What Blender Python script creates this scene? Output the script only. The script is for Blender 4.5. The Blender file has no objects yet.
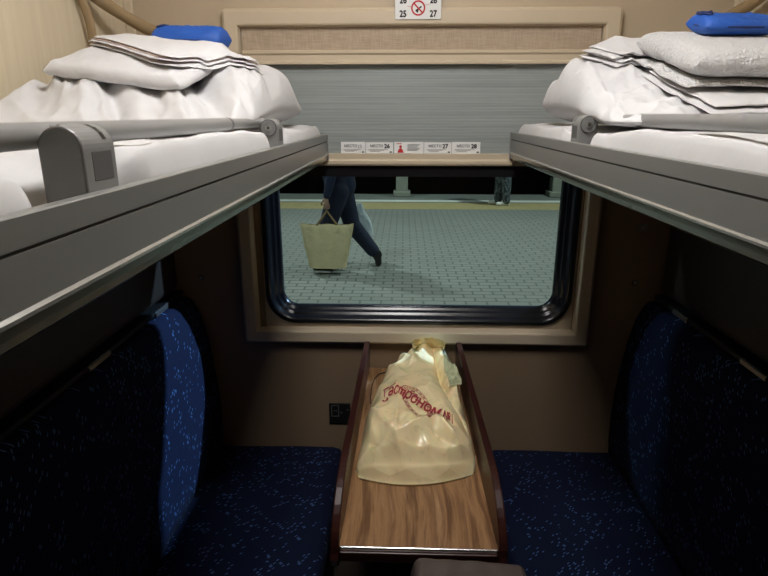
import bpy, bmesh, math, random
from mathutils import Vector, Matrix, noise
from mathutils.geometry import delaunay_2d_cdt
random.seed(7)
SC = bpy.context.scene
COL = SC.collection
PI = math.pi

# ------------------------------------------------------------------ materials
class NT:
    """small helper round a node tree"""
    def __init__(self, name):
        self.m = bpy.data.materials.new(name); self.m.use_nodes = True
        self.t = self.m.node_tree; self.t.nodes.clear()
        self.out = self.n('ShaderNodeOutputMaterial')
    def n(self, typ, **kw):
        nd = self.t.nodes.new(typ)
        for k, v in kw.items(): setattr(nd, k, v)
        return nd
    def link(self, a, b): self.t.links.new(a, b)
    def math(self, op, a, b=None, c=None):
        nd = self.n('ShaderNodeMath', operation=op)
        for i, x in enumerate((a, b, c)):
            if x is None: continue
            if isinstance(x, (int, float)): nd.inputs[i].default_value = x
            else: self.link(x, nd.inputs[i])
        return nd.outputs[0]
    def coord(self, scale=(1, 1, 1), rot=(0, 0, 0), out='Object'):
        tc = self.n('ShaderNodeTexCoord'); mp = self.n('ShaderNodeMapping')
        self.link(tc.outputs[out], mp.inputs[0])
        mp.inputs['Scale'].default_value = scale; mp.inputs['Rotation'].default_value = rot
        return mp.outputs[0]
    def noise(self, vec, scale=5, detail=3, rough=.5):
        nd = self.n('ShaderNodeTexNoise'); self.link(vec, nd.inputs['Vector'])
        nd.inputs['Scale'].default_value = scale; nd.inputs['Detail'].default_value = detail
        nd.inputs['Roughness'].default_value = rough
        return nd.outputs[0]
    def ramp(self, fac, stops):
        nd = self.n('ShaderNodeValToRGB'); self.link(fac, nd.inputs[0])
        e = nd.color_ramp.elements
        while len(e) < len(stops): e.new(.5)
        for el, (p, c) in zip(e, stops): el.position = p; el.color = (*c, 1)
        return nd.outputs[0]
    def mix(self, fac, a, b):
        nd = self.n('ShaderNodeMix', data_type='RGBA')
        for i, x in ((0, fac), (6, a), (7, b)):
            if isinstance(x, (int, float)): nd.inputs[i].default_value = x
            elif isinstance(x, tuple): nd.inputs[i].default_value = (*x, 1)
            else: self.link(x, nd.inputs[i])
        return nd.outputs[2]
    def bump(self, h, strength=.3, dist=.01):
        nd = self.n('ShaderNodeBump'); self.link(h, nd.inputs['Height'])
        nd.inputs['Strength'].default_value = strength; nd.inputs['Distance'].default_value = dist
        return nd.outputs[0]
    def bsdf(self, col, rough=.5, metal=0, normal=None, **kw):
        b = self.n('ShaderNodeBsdfPrincipled')
        if isinstance(col, tuple): b.inputs['Base Color'].default_value = (*col, 1)
        else: self.link(col, b.inputs['Base Color'])
        if isinstance(rough, (int, float)): b.inputs['Roughness'].default_value = rough
        else: self.link(rough, b.inputs['Roughness'])
        b.inputs['Metallic'].default_value = metal
        if normal is not None: self.link(normal, b.inputs['Normal'])
        for k, v in kw.items(): b.inputs[k].default_value = v
        return b
    def done(self, b):
        self.link(b.outputs[0], self.out.inputs[0]); return self.m

def plain(name, col, rough=.5, metal=0, var=.06, bscale=0, bstr=.2, bdist=.003, scale=9, **kw):
    """base colour with a faint mottling, optional fine bump"""
    t = NT(name); v = t.coord()
    f = t.noise(v, scale, 4)
    c = t.mix(f, tuple(x*(1-var) for x in col), tuple(min(1, x*(1+var)) for x in col))
    nm = t.bump(t.noise(v, bscale, 4, .6), bstr, bdist) if bscale else None
    return t.done(t.bsdf(c, rough, metal, nm, **kw))

def linen(name, col, fold=9, strength=.35):
    t = NT(name)
    v1 = t.coord((1, .45, 1), (0, 0, .6))
    big = t.noise(v1, fold, 3, .55)
    fine = t.noise(t.coord(), 60, 2, .6)
    h = t.math('ADD', big, t.math('MULTIPLY', fine, .05))
    return t.done(t.bsdf(col, .85, 0, t.bump(h, strength, .03), **{'Sheen Weight': .15}))

def terry(name, col):
    t = NT(name); v = t.coord()
    vo = t.n('ShaderNodeTexVoronoi'); t.link(v, vo.inputs['Vector']); vo.inputs['Scale'].default_value = 210
    h = t.math('ADD', t.math('MULTIPLY', vo.outputs['Distance'], .6), t.noise(v, 70, 4, .7))
    return t.done(t.bsdf(col, .95, 0, t.bump(h, .9, .006), **{'Sheen Weight': .3}))

def wood_table():
    t = NT('walnut_laminate')
    v = t.coord((1, .06, 1))
    warp = t.noise(t.coord((3, 1.1, 1)), 2.5, 2)
    sep = t.n('ShaderNodeSeparateXYZ'); t.link(v, sep.inputs[0])
    x = t.math('ADD', sep.outputs[0], t.math('MULTIPLY', warp, .05))
    cmb = t.n('ShaderNodeCombineXYZ'); t.link(x, cmb.inputs[0]); t.link(sep.outputs[1], cmb.inputs[1])
    g = t.noise(cmb.outputs[0], 23, 6, .66)
    fine = t.noise(cmb.outputs[0], 170, 3, .6)
    c = t.ramp(g, [(.30, (.055, .026, .013)), (.40, (.17, .088, .040)), (.48, (.40, .225, .105)), (.57, (.21, .11, .052)), (.70, (.54, .33, .17))])
    c2 = t.mix(t.math('MULTIPLY', fine, .5), c, (.16, .07, .03))
    return t.done(t.bsdf(c2, .45, 0, None, **{'Specular IOR Level': .3}))

def seat_fabric(name, axes):
    """navy moquette woven with short slanted pale blue dashes"""
    t = NT(name)
    tc = t.n('ShaderNodeTexCoord'); s = t.n('ShaderNodeSeparateXYZ'); t.link(tc.outputs['Object'], s.inputs[0])
    a, b = s.outputs[axes[0]], s.outputs[axes[1]]
    def dashes(ang, sx, sy, thr, seed):
        ca, sa = math.cos(ang), math.sin(ang)
        u = t.math('ADD', t.math('MULTIPLY', a, ca/sx), t.math('MULTIPLY', b, sa/sx))
        w = t.math('ADD', t.math('MULTIPLY', a, -sa/sy), t.math('MULTIPLY', b, ca/sy))
        fu, fw = t.math('FLOOR', u), t.math('FLOOR', w)
        ru, rw = t.math('FRACT', u), t.math('FRACT', w)
        cb = t.n('ShaderNodeCombineXYZ'); t.link(fu, cb.inputs[0]); t.link(fw, cb.inputs[1]); cb.inputs[2].default_value = seed
        wn = t.n('ShaderNodeTexWhiteNoise', noise_dimensions='3D'); t.link(cb.outputs[0], wn.inputs['Vector'])
        on = t.math('GREATER_THAN', wn.outputs[0], thr)
        iu = t.math('LESS_THAN', t.math('ABSOLUTE', t.math('SUBTRACT', ru, .5)), .33)
        iw = t.math('LESS_THAN', t.math('ABSOLUTE', t.math('SUBTRACT', rw, .5)), .25)
        return t.math('MULTIPLY', on, t.math('MULTIPLY', iu, iw))
    cl = t.n('ShaderNodeCombineXYZ'); t.link(a, cl.inputs[0]); t.link(b, cl.inputs[1])
    patch = t.math('GREATER_THAN', t.noise(cl.outputs[0], 17, 2), .49)
    m = t.math('MAXIMUM', t.math('MULTIPLY', dashes(.75, .012, .0044, .86, 1.0), patch), dashes(.55, .014, .0042, .988, 5.0))
    nz = t.noise(tc.outputs['Object'], 320, 2)
    base = t.mix(nz, (.0024, .0048, .019), (.0040, .009, .037))
    c = t.mix(m, base, (.085, .17, .36))
    return t.done(t.bsdf(c, .9, 0, t.bump(nz, .4, .002), **{'Specular IOR Level': .2}))

def pavers():
    t = NT('platform_pavers')
    v = t.coord()
    br = t.n('ShaderNodeTexBrick'); t.link(v, br.inputs['Vector'])
    br.offset = .5
    for k, x in (('Scale', 1), ('Mortar Size', .011), ('Mortar Smooth', .25), ('Bias', 0), ('Brick Width', .205), ('Row Height', .112)):
        br.inputs[k].default_value = x
    br.inputs['Color1'].default_value = (.250, .275, .262, 1); br.inputs['Color2'].default_value = (.295, .32, .305, 1)
    br.inputs['Mortar'].default_value = (.045, .055, .055, 1)
    stain = t.noise(t.coord((.35, 1, 1)), .9, 5, .65)
    c = t.mix(t.math('MULTIPLY', stain, .8), br.outputs[0], (.15, .165, .158))
    fine = t.noise(v, 45, 3)
    c = t.mix(t.math('MULTIPLY', fine, .25), c, (.34, .36, .345))
    return t.done(t.bsdf(c, .75, 0, t.bump(br.outputs[1], -.4, .01)))

def glass_mat():
    t = NT('window_glass')
    tr = t.n('ShaderNodeBsdfTransparent'); tr.inputs[0].default_value = (.93, .98, .96, 1)
    gl = t.n('ShaderNodeBsdfGlossy'); gl.inputs['Roughness'].default_value = .01
    fr = t.n('ShaderNodeFresnel'); fr.inputs[0].default_value = 1.45
    sm = t.n('ShaderNodeMixShader')
    t.link(t.math('MULTIPLY', fr.outputs[0], .6), sm.inputs[0]); t.link(tr.outputs[0], sm.inputs[1]); t.link(gl.outputs[0], sm.inputs[2])
    t.link(sm.outputs[0], t.out.inputs[0]); return t.m

def blind_grey():
    t = NT('grey_ribbed_blind')
    v = t.coord((1, 1, 1)); s = t.n('ShaderNodeSeparateXYZ'); t.link(v, s.inputs[0])
    rib = t.math('SINE', t.math('MULTIPLY', s.outputs[2], 2*PI/.0042))
    lines = t.noise(t.coord((2.0, 1, 160)), 1.0, 3, .7)
    c = t.mix(lines, (.19, .215, .21), (.42, .46, .45))
    return t.done(t.bsdf(c, .42, 0, t.bump(rib, .25, .001), **{'Coat Weight': .7, 'Coat Roughness': .04}))

def tan_blind():
    t = NT('tan_woven_blind'); a = t.noise(t.coord((350, 1, 30)), 1, 2); b = t.noise(t.coord((30, 1, 350)), 1, 2)
    f = t.math('MULTIPLY', t.math('ADD', a, b), .5)
    return t.done(t.bsdf(t.ramp(f, [(.3, (.36, .275, .195)), (.7, (.52, .41, .305))]), .85, 0, t.bump(f, .3, .002)))

def panel_mat():
    t = NT('beige_laminate_wall')
    g = t.noise(t.coord((14, 14, .9)), 3.0, 3, .6)
    c = t.ramp(g, [(.3, (.62, .525, .375)), (.7, (.70, .61, .45))])
    return t.done(t.bsdf(c, .42))

def endwall_mat():
    t = NT('tan_end_wall'); f = t.noise(t.coord(), 4, 4)
    nz = t.noise(t.coord(), 260, 2)
    return t.done(t.bsdf(t.mix(f, (.48, .39, .275), (.54, .435, .31)), .5, 0, t.bump(nz, .12, .001)))

def denim():
    t = NT('mottled_jeans'); f = t.noise(t.coord((1, 1, .6)), 22, 4, .7)
    return t.done(t.bsdf(t.ramp(f, [(.36, (.018, .028, .040)), (.50, (.07, .095, .115)), (.66, (.30, .37, .41))]), .9))

def plastic_bag():
    t = NT('cream_plastic_film')
    v = t.coord()
    vo = t.n('ShaderNodeTexVoronoi', feature='F1'); t.link(t.coord((1, .7, 1), (0, 0, .4)), vo.inputs['Vector']); vo.inputs['Scale'].default_value = 17
    h = t.math('ADD', t.math('MULTIPLY', vo.outputs['Distance'], .5), t.math('MULTIPLY', t.noise(v, 11, 2, .4), .7))
    faint = t.noise(t.coord((1, 1, 1), (0, 0, .5)), 45, 3, .6)
    c = t.mix(t.math('MULTIPLY', t.math('GREATER_THAN', faint, .62), .35), (.88, .73, .43), (.70, .56, .33))
    b = t.bsdf(c, .26, 0, t.bump(h, .6, .02), **{'Specular IOR Level': .7, 'Subsurface Weight': .12, 'Subsurface Scale': .02})
    return t.done(b)

def emit(name, col, s):
    t = NT(name); e = t.n('ShaderNodeEmission'); e.inputs[0].default_value = (*col, 1); e.inputs[1].default_value = s
    return t.done(e)

M = dict(
 panel=panel_mat(), endwall=endwall_mat(), frame=plain('beige_window_plastic', (.60, .50, .365), .38, var=.03),
 gasket=plain('black_rubber', (.010, .010, .012), .22, var=.2), glass=glass_mat(), greyblind=blind_grey(), tanblind=tan_blind(),
 rail=plain('grey_painted_aluminium', (.255, .255, .245), .36, .35, .03, bscale=400, bstr=.03),
 raillow=plain('grey_green_aluminium', (.22, .24, .22), .22, .55, .03), lip=plain('aluminium_ridge_highlight', (.5, .5, .48), .25, .7, .03),
 groove=plain('dark_groove', (.05, .05, .045), .6), plastic=plain('grey_moulded_plastic', (.23, .23, .225), .38, 0, .03),
 dplastic=plain('dark_grey_plastic', (.10, .10, .10), .45), deck=plain('tan_bunk_board', (.30, .215, .11), .5),
 screw=plain('steel_screw', (.42, .41, .38), .3, .9), linen=linen('white_linen', (.57, .562, .57)), linen2=linen('white_cotton', (.59, .583, .595), 14, .3),
 sheet=linen('white_sheet', (.56, .552, .556), 5, .25), hem=plain('cream_pink_hem', (.62, .47, .42), .9), terry=terry('white_terry', (.57, .562, .562)), ribbon=plain('woven_towel_border', (.50, .49, .48), .9, bscale=300, bstr=.5),
 blue=plain('blue_nonwoven', (.012, .085, .40), .55, 0, .15, bscale=260, bstr=.5, bdist=.002), bluedark=plain('navy_piping', (.005, .02, .11), .6),
 mahog=plain('dark_mahogany', (.034, .009, .007), .32, 0, .35, scale=30, **{'Specular IOR Level': .35}), wood=wood_table(), steel=plain('polished_trim', (.62, .60, .58), .22, .9),
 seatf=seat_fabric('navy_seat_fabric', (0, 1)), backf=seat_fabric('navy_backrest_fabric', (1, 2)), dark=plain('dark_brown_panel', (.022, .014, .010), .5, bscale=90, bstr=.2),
 lowshade=plain('shaded_lower_wall', (.265, .185, .115), .5, bscale=260, bstr=.12, bdist=.001),  # end wall's tan darkened, shade under the bunks put into the colour
 rear=plain('brown_rear_panel', (.10, .07, .045), .5),
 black=plain('black_plastic', (.010, .010, .010), .4), socketline=plain('grey_socket_marking', (.12, .12, .11), .5),
 leather=plain('grey_brown_leather', (.080, .060, .054), .42, 0, .12, bscale=160, bstr=.35, bdist=.002), leatherd=plain('dark_leather_piping', (.030, .022, .020), .45),
 floor=plain('dark_floor_vinyl', (.045, .036, .030), .5, bscale=60, bstr=.1), ceil=plain('cream_ceiling', (.66, .60, .50), .6),
 white=plain('white_card', (.78, .78, .77), .5, var=.02), ink=plain('black_print', (.012, .012, .014), .6), red=plain('red_print', (.50, .012, .018), .5), redsoft=plain('wine_red_print', (.36, .016, .035), .45), pinkprint=plain('pale_red_print', (.44, .13, .115), .45), greyink=plain('grey_print', (.12, .12, .13), .6),
 bag=plastic_bag(), film=plain('pale_green_film', (.47, .49, .30), .22, 0, .1, bscale=30, bstr=.5, bdist=.01), cord=plain('dark_cord', (.03, .022, .018), .5),
 strap=plain('tan_padding', (.36, .255, .14), .7, 0, .08), bracket=plain('grey_bracket', (.30, .29, .27), .35, .5),
 paver=pavers(), wline=plain('worn_white_paint', (.66, .70, .67), .7, var=.25, scale=5), yline=plain('yellow_tactile_tiles', (.40, .34, .17), .75, var=.2, scale=6), kerb=plain('concrete_kerb', (.17, .19, .18), .8, var=.2, scale=3),
 track=plain('track_ballast', (.035, .035, .033), .95, bscale=12, bstr=.6), stwall=plain('dark_station_wall', (.045, .037, .033), .8, var=.4, scale=1.2), pillar=plain('pale_painted_pillar', (.26, .28, .24), .6, var=.1),
 skin=plain('skin', (.50, .30, .22), .55, var=.08), navy=plain('navy_cloth', (.010, .017, .045), .85, var=.3, bscale=40, bstr=.3), navyj=plain('blue_jacket_cloth', (.012, .022, .060), .75, var=.3, bscale=30, bstr=.3),
 hairm=plain('dark_hair', (.02, .014, .01), .6), shoe=plain('black_shoe_leather', (.012, .012, .014), .4), sneaker=plain('white_sneaker', (.74, .77, .77), .5, var=.05), denim=denim(), coat=plain('grey_coat', (.09, .10, .11), .85),
 tote=plain('yellow_tote_cloth', (.84, .71, .42), .7, 0, .12, bscale=14, bstr=.5, bdist=.03), totehandle=plain('brown_webbing', (.30, .20, .10), .8), wbag=plain('white_plastic_bag', (.72, .80, .86), .35, 0, .1, bscale=20, bstr=.6, bdist=.03),
 eye=plain('eye_dark', (.02, .015, .012), .2), lamp=emit('lamp_diffuser', (1.0, .975, .95), 32.0))

# ------------------------------------------------------------------ mesh builder
class MB:
    def __init__(self): self.v = []; self.f = []; self.mi = []; self.sm = []
    def add(self, vs, fs, m=0, smooth=False):
        o = len(self.v); self.v += [tuple(p) for p in vs]
        for f in fs: self.f.append(tuple(i+o for i in f)); self.mi.append(m); self.sm.append(smooth)
    def bm(self, b, m=0, smooth=False):
        b.verts.ensure_lookup_table(); b.verts.index_update()
        self.add([v.co[:] for v in b.verts], [[v.index for v in f.verts] for f in b.faces], m, smooth); b.free()
    def box(self, x0, x1, y0, y1, z0, z1, m=0, bev=0, seg=2, M_=None):
        b = bmesh.new(); bmesh.ops.create_cube(b, size=1)
        for v in b.verts: v.co = Vector(((x0+x1)/2+v.co.x*(x1-x0), (y0+y1)/2+v.co.y*(y1-y0), (z0+z1)/2+v.co.z*(z1-z0)))
        if bev: bmesh.ops.bevel(b, geom=b.edges[:], offset=bev, segments=seg, profile=.5, affect='EDGES')
        if M_ is not None: b.transform(M_)
        self.bm(b, m, False)
    def tube(self, path, r, m=0, n=12, ends=True, scale=None):
        P = [Vector(p) for p in path]; R = r if isinstance(r, (list, tuple)) else [r]*len(P)
        rings = []; up = None
        for i, p in enumerate(P):
            t = (P[min(i+1, len(P)-1)]-P[max(i-1, 0)]).normalized()
            if up is None:
                up = Vector((0, 0, 1)) if abs(t.z) < .9 else Vector((1, 0, 0))
            a = t.cross(up).normalized(); up = a.cross(t).normalized()
            sx, sy = scale if scale else (1, 1)
            rings.append([p+(a*math.cos(2*PI*k/n)*sx+up*math.sin(2*PI*k/n)*sy)*R[i] for k in range(n)])
        vs = [q for rg in rings for q in rg]; fs = []
        for i in range(len(P)-1):
            for k in range(n):
                fs.append((i*n+k, i*n+(k+1) % n, (i+1)*n+(k+1) % n, (i+1)*n+k))
        self.add(vs, fs, m, True)
        if ends:
            self.add(rings[0], [tuple(range(n))], m); self.add(rings[-1], [tuple(reversed(range(n)))], m)
    def prism(self, prof, axis, a, b, m=0, smooth=False, bev=0):
        """prof: closed 2D outline; axis 0/1/2 is the extrusion axis, prof gives the other two in order"""
        def put(p, q):
            r = [p[0], p[1]]; r.insert(axis, q); return tuple(r)
        n = len(prof); b_ = bmesh.new()
        A = [b_.verts.new(put(p, a)) for p in prof]; B = [b_.verts.new(put(p, b)) for p in prof]
        for k in range(n): b_.faces.new((A[k], A[(k+1) % n], B[(k+1) % n], B[k]))
        b_.faces.new(A); b_.faces.new(B[::-1])
        bmesh.ops.recalc_face_normals(b_, faces=b_.faces)
        if bev:
            bmesh.ops.bevel(b_, geom=[e for e in b_.edges if abs(e.verts[0].co[axis]-e.verts[1].co[axis]) < 1e-6], offset=bev, segments=2, profile=.5, affect='EDGES')
        self.bm(b_, m, smooth)
    def puff(self, fn, nu=60, nv=60, m=0):
        """closed cushion-like body; fn(s,t)->(x,y,ztop,zbottom), s,t in -1..1; edges should meet"""
        S = [math.sin(PI/2*(2*i/(nu-1)-1)) for i in range(nu)]; T = [math.sin(PI/2*(2*j/(nv-1)-1)) for j in range(nv)]
        vs = []; top = {}; bot = {}
        for i in range(nu):
            for j in range(nv):
                x, y, zt, zb = fn(S[i], T[j])
                if i in (0, nu-1) or j in (0, nv-1):
                    top[i, j] = bot[i, j] = len(vs); vs.append((x, y, (zt+zb)/2))
                else:
                    top[i, j] = len(vs); vs.append((x, y, zt)); bot[i, j] = len(vs); vs.append((x, y, zb))
        fs = []
        for i in range(nu-1):
            for j in range(nv-1):
                q = [(i, j), (i+1, j), (i+1, j+1), (i, j+1)]
                fs.append([top[k] for k in q])
                fs.append([bot[k] for k in q[::-1]])
        self.add(vs, fs, m, True)
    def sheet(self, fn, nu, nv, m=0, smooth=True):
        vs = [fn(i/(nu-1), j/(nv-1)) for i in range(nu) for j in range(nv)]
        fs = [(i*nv+j, (i+1)*nv+j, (i+1)*nv+j+1, i*nv+j+1) for i in range(nu-1) for j in range(nv-1)]
        self.add(vs, fs, m, smooth)
    def text(self, body, put, size, m=0, shear=0, sub=0, bold=0, spacing=1.0, center=True):
        """lettering: put(x,y) maps the text plane to the scene"""
        c = bpy.data.curves.new('lettering', 'FONT'); c.body = body; c.fill_mode = 'NONE'; c.size = 1; c.space_character = spacing
        if center: c.align_x = 'CENTER'
        c.resolution_u = 3
        o = bpy.data.objects.new('lettering', c); COL.objects.link(o)
        bpy.context.view_layer.update()
        me = bpy.data.meshes.new_from_object(o.evaluated_get(bpy.context.evaluated_depsgraph_get()))
        # fill the outlines (even-odd rule) so that every letter keeps its counters
        P = [v.co.xy.copy() for v in me.vertices]; Eg = [tuple(e.vertices) for e in me.edges]
        V2, E2, F2 = delaunay_2d_cdt(P, Eg, [], 0, 1e-5)[:3]
        def inside(q):
            n_ = 0
            for a, b_ in Eg:
                (xa, ya), (xb, yb) = P[a], P[b_]
                if (ya > q[1]) != (yb > q[1]) and q[0] < xa+(q[1]-ya)*(xb-xa)/(yb-ya): n_ += 1
            return n_ % 2 == 1
        b = bmesh.new(); W_ = [b.verts.new(((v[0]+shear*v[1])*size, v[1]*size, 0)) for v in V2]
        for f in F2:
            if inside((sum(V2[k][0] for k in f)/3, sum(V2[k][1] for k in f)/3)): b.faces.new([W_[k] for k in f])
        for ox, oy in (((0, 0),) if not bold else ((-1, 0), (1, 0), (0, -1), (0, 1))):
            d = b.copy()
            for v in d.verts: v.co = Vector(put(v.co.x+ox*bold, v.co.y+oy*bold))
            self.bm(d, m)
        b.free(); bpy.data.objects.remove(o); bpy.data.curves.remove(c); bpy.data.meshes.remove(me)
    def build(self, name, mats, parent=None, loc=None, recalc=True):
        me = bpy.data.meshes.new(name); me.from_pydata(self.v, [], self.f)
        mats = mats if isinstance(mats, (list, tuple)) else [mats]
        for m in mats: me.materials.append(m)
        me.polygons.foreach_set('material_index', self.mi); me.polygons.foreach_set('use_smooth', self.sm)
        if recalc:
            b = bmesh.new(); b.from_mesh(me); bmesh.ops.recalc_face_normals(b, faces=b.faces); b.to_mesh(me); b.free()
        me.update()
        if loc is not None:
            me.transform(Matrix.Translation(-Vector(loc)))
        o = bpy.data.objects.new(name, me); COL.objects.link(o)
        if parent:
            w = Vector((0, 0, 0)); q = parent
            while q: w += q.location; q = q.parent
            o.parent = parent; o.location = (Vector(loc) if loc is not None else Vector((0, 0, 0)))-w
        elif loc is not None: o.location = loc
        return o

def tag(o, label, cat, group=None):
    o['label'] = label; o['category'] = cat
    if group: o['group'] = group
    return o
def thing(name, label, cat, loc, group=None):
    o = bpy.data.objects.new(name, None); COL.objects.link(o); o.location = loc; o.empty_display_size = .05
    return tag(o, label, cat, group)
def struct(name, mb, mats, parent=None):
    o = mb.build(name, mats, parent)
    if not parent: o['kind'] = 'structure'
    return o
def N(x, y, z=0): return noise.noise(Vector((x, y, z)))
def ridge(v): return 1-abs(v)*2
def sstep(a, b, x):
    t = max(0, min(1, (x-a)/(b-a))); return t*t*(3-2*t)

# ------------------------------------------------------------------ the compartment
D = 1.75                       # inside face of the window wall
XL, XR = -.785, .915           # side walls
CX = .043
mb = MB(); mb.box(XL-.05, XR+.05, -.75, D+.1, -.06, 0); struct('floor', mb, M['floor'])
mb = MB(); mb.box(XL-.05, XR+.05, -.75, D+.1, 2.42, 2.48); struct('ceiling', mb, M['ceil'])
mb = MB(); mb.box(XL-.05, XL, -.75, D+.1, 0, 2.42); struct('wall_left', mb, M['panel'])
mb = MB(); mb.box(XR, XR+.05, -.75, D+.1, 0, 2.42); struct('wall_right', mb, M['panel'])
mb = MB()
for a in ((XL, CX-.33), (CX+.33, XR)): mb.box(a[0], a[1], -.75, -.68, 0, 2.42)
mb.box(CX-.33, CX+.33, -.75, -.68, 2.0, 2.42)
struct('wall_rear', mb, M['rear'])
de = bpy.data.objects.new('door_1', None); COL.objects.link(de); de.location = (CX, -.715, 0); de['kind'] = 'structure'
mb = MB(); mb.box(CX-.33, CX+.33, -.735, -.70, 0, 2.0, bev=.004); mb.build('door_leaf', M['rear'], de)
mb = MB(); mb.box(CX+.22, CX+.25, -.70, -.67, .95, 1.10, bev=.008); mb.build('door_handle', M['bracket'], de)
# end wall with the window hole, tan; darker sheet below paints in the shade under the bunks
WX0, WX1, WZ0, WZ1 = -.44, .54, .885, 1.79
mb = MB()
mb.box(XL, WX0, D, D+.1, 0, 2.42); mb.box(WX1, XR, D, D+.1, 0, 2.42)
mb.box(WX0, WX1, D, D+.1, 0, WZ0); mb.box(WX0, WX1, D, D+.1, WZ1, 2.42)
we_ = struct('wall_end', mb, [M['endwall']])
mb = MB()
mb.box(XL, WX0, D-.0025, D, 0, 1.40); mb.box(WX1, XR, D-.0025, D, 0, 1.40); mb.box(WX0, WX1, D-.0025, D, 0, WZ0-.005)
struct('wall_end_shaded', mb, M['lowshade'])
# cover strips in the upper corners of the end wall
for nm, x0, x1 in (('trim_1', XL, XL+.026), ('trim_2', XR-.026, XR)):
    mb = MB(); mb.box(x0, x1, D-.012, D, 1.38, 2.42, bev=.004); struct(nm, mb, M['frame'])

# ---- window
we = bpy.data.objects.new('window_1', None); COL.objects.link(we); we.location = (CX, D, WZ0); we['kind'] = 'structure'
def rrect(x0, x1, z0, z1, r, n=10):
    pts = []
    for cx, cz, a0 in ((x1-r, z1-r, 0), (x0+r, z1-r, PI/2), (x0+r, z0+r, PI), (x1-r, z0+r, 1.5*PI)):
        for k in range(n+1):
            a = a0+PI/2*k/n; pts.append((cx+r*math.cos(a), cz+r*math.sin(a)))
    return pts
def sweep_rect(mb, x0, x1, z0, z1, r, prof, m=0, smooth=True, n=10):
    rings = []
    for d, y, *ro in prof:
        rr = ro[0] if ro else max(r-d, .001)
        rings.append([(px, y, pz) for px, pz in rrect(x0+d, x1-d, z0+d, z1-d, rr, n)])
    k = len(rings[0]); vs = [p for rg in rings for p in rg]
    fs = [(i*k+j, i*k+(j+1) % k, (i+1)*k+(j+1) % k, (i+1)*k+j) for i in range(len(rings)-1) for j in range(k)]
    mb.add(vs, fs, m, smooth)
mb = MB()
FY = 1.722
sweep_rect(mb, -.509, .592, .838, 1.829, .012, [(0, D), (0, 1.735), (.003, 1.727), (.010, FY), (.040, FY), (.044, 1.724), (.050, 1.748), (.051, 1.7505), (.0745, 1.7506, .094), (.0745, 1.80, .094)], 0, False, 12)
mb.build('frame', M['frame'], we)
mb = MB()
sweep_rect(mb, -.4365, .5345, .900, 1.757, .10, [(0, 1.7505), (.001, 1.7455), (.005, 1.742), (.010, 1.741), (.015, 1.7425), (.020, 1.748), (.025, 1.757), (.030, 1.763), (.034, 1.7645), (.037, 1.769), (.041, 1.776), (.046, 1.778), (.050, 1.782), (.050, 1.802)], 0, True, 14)
mb.build('gasket', M['gasket'], we)
mb = MB(); mb.box(-.40, .498, 1.790, 1.794, .93, 1.73); mb.build('glass_pane', M['glass'], we)

# ---- blinds
BX0, BX1 = -.4575, .5405
t = thing('roller_blind', 'rolled-up tan woven roller blind at the top of the window', 'blind', (CX, 1.738, 1.79))
mb = MB()
mb.sheet(lambda u, v: (BX0+u*(BX1-BX0), 1.7395+.003*math.sin(v*PI)*N(u*3, v), 1.722+v*.066), 40, 8)
mb.build('fabric', M['tanblind'], t)
mb = MB(); mb.prism([(1.727, 1.684), (1.727, 1.690), (1.732, 1.694), (1.732, 1.708), (1.728, 1.713), (1.728, 1.720), (1.744, 1.723), (1.744, 1.684)], 0, BX0, BX1, bev=.001)
mb.build('bottom_rail', M['frame'], t)
t = thing('pleated_blind', 'glossy grey ribbed blind half lowered over the window', 'blind', (CX, 1.742, 1.40))
mb = MB(); mb.sheet(lambda u, v: (BX0+u*(BX1-BX0), 1.7445, 1.436+v*.252), 12, 60, smooth=False)
mb.build('blind_sheet', M['greyblind'], t)
mb = MB(); mb.prism([(1.722, 1.405), (1.719, 1.410), (1.719, 1.418), (1.724, 1.424), (1.724, 1.438), (1.748, 1.439), (1.748, 1.402)], 0, BX0, BX1, bev=.001)
mb.build('bottom_rail', M['frame'], t)
mb = MB(); mb.box(BX0, BX1, 1.732, 1.744, 1.372, 1.4025); mb.build('shade_strip', M['gasket'], t)  # black strip added to stand for the shade under the rail

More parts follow.
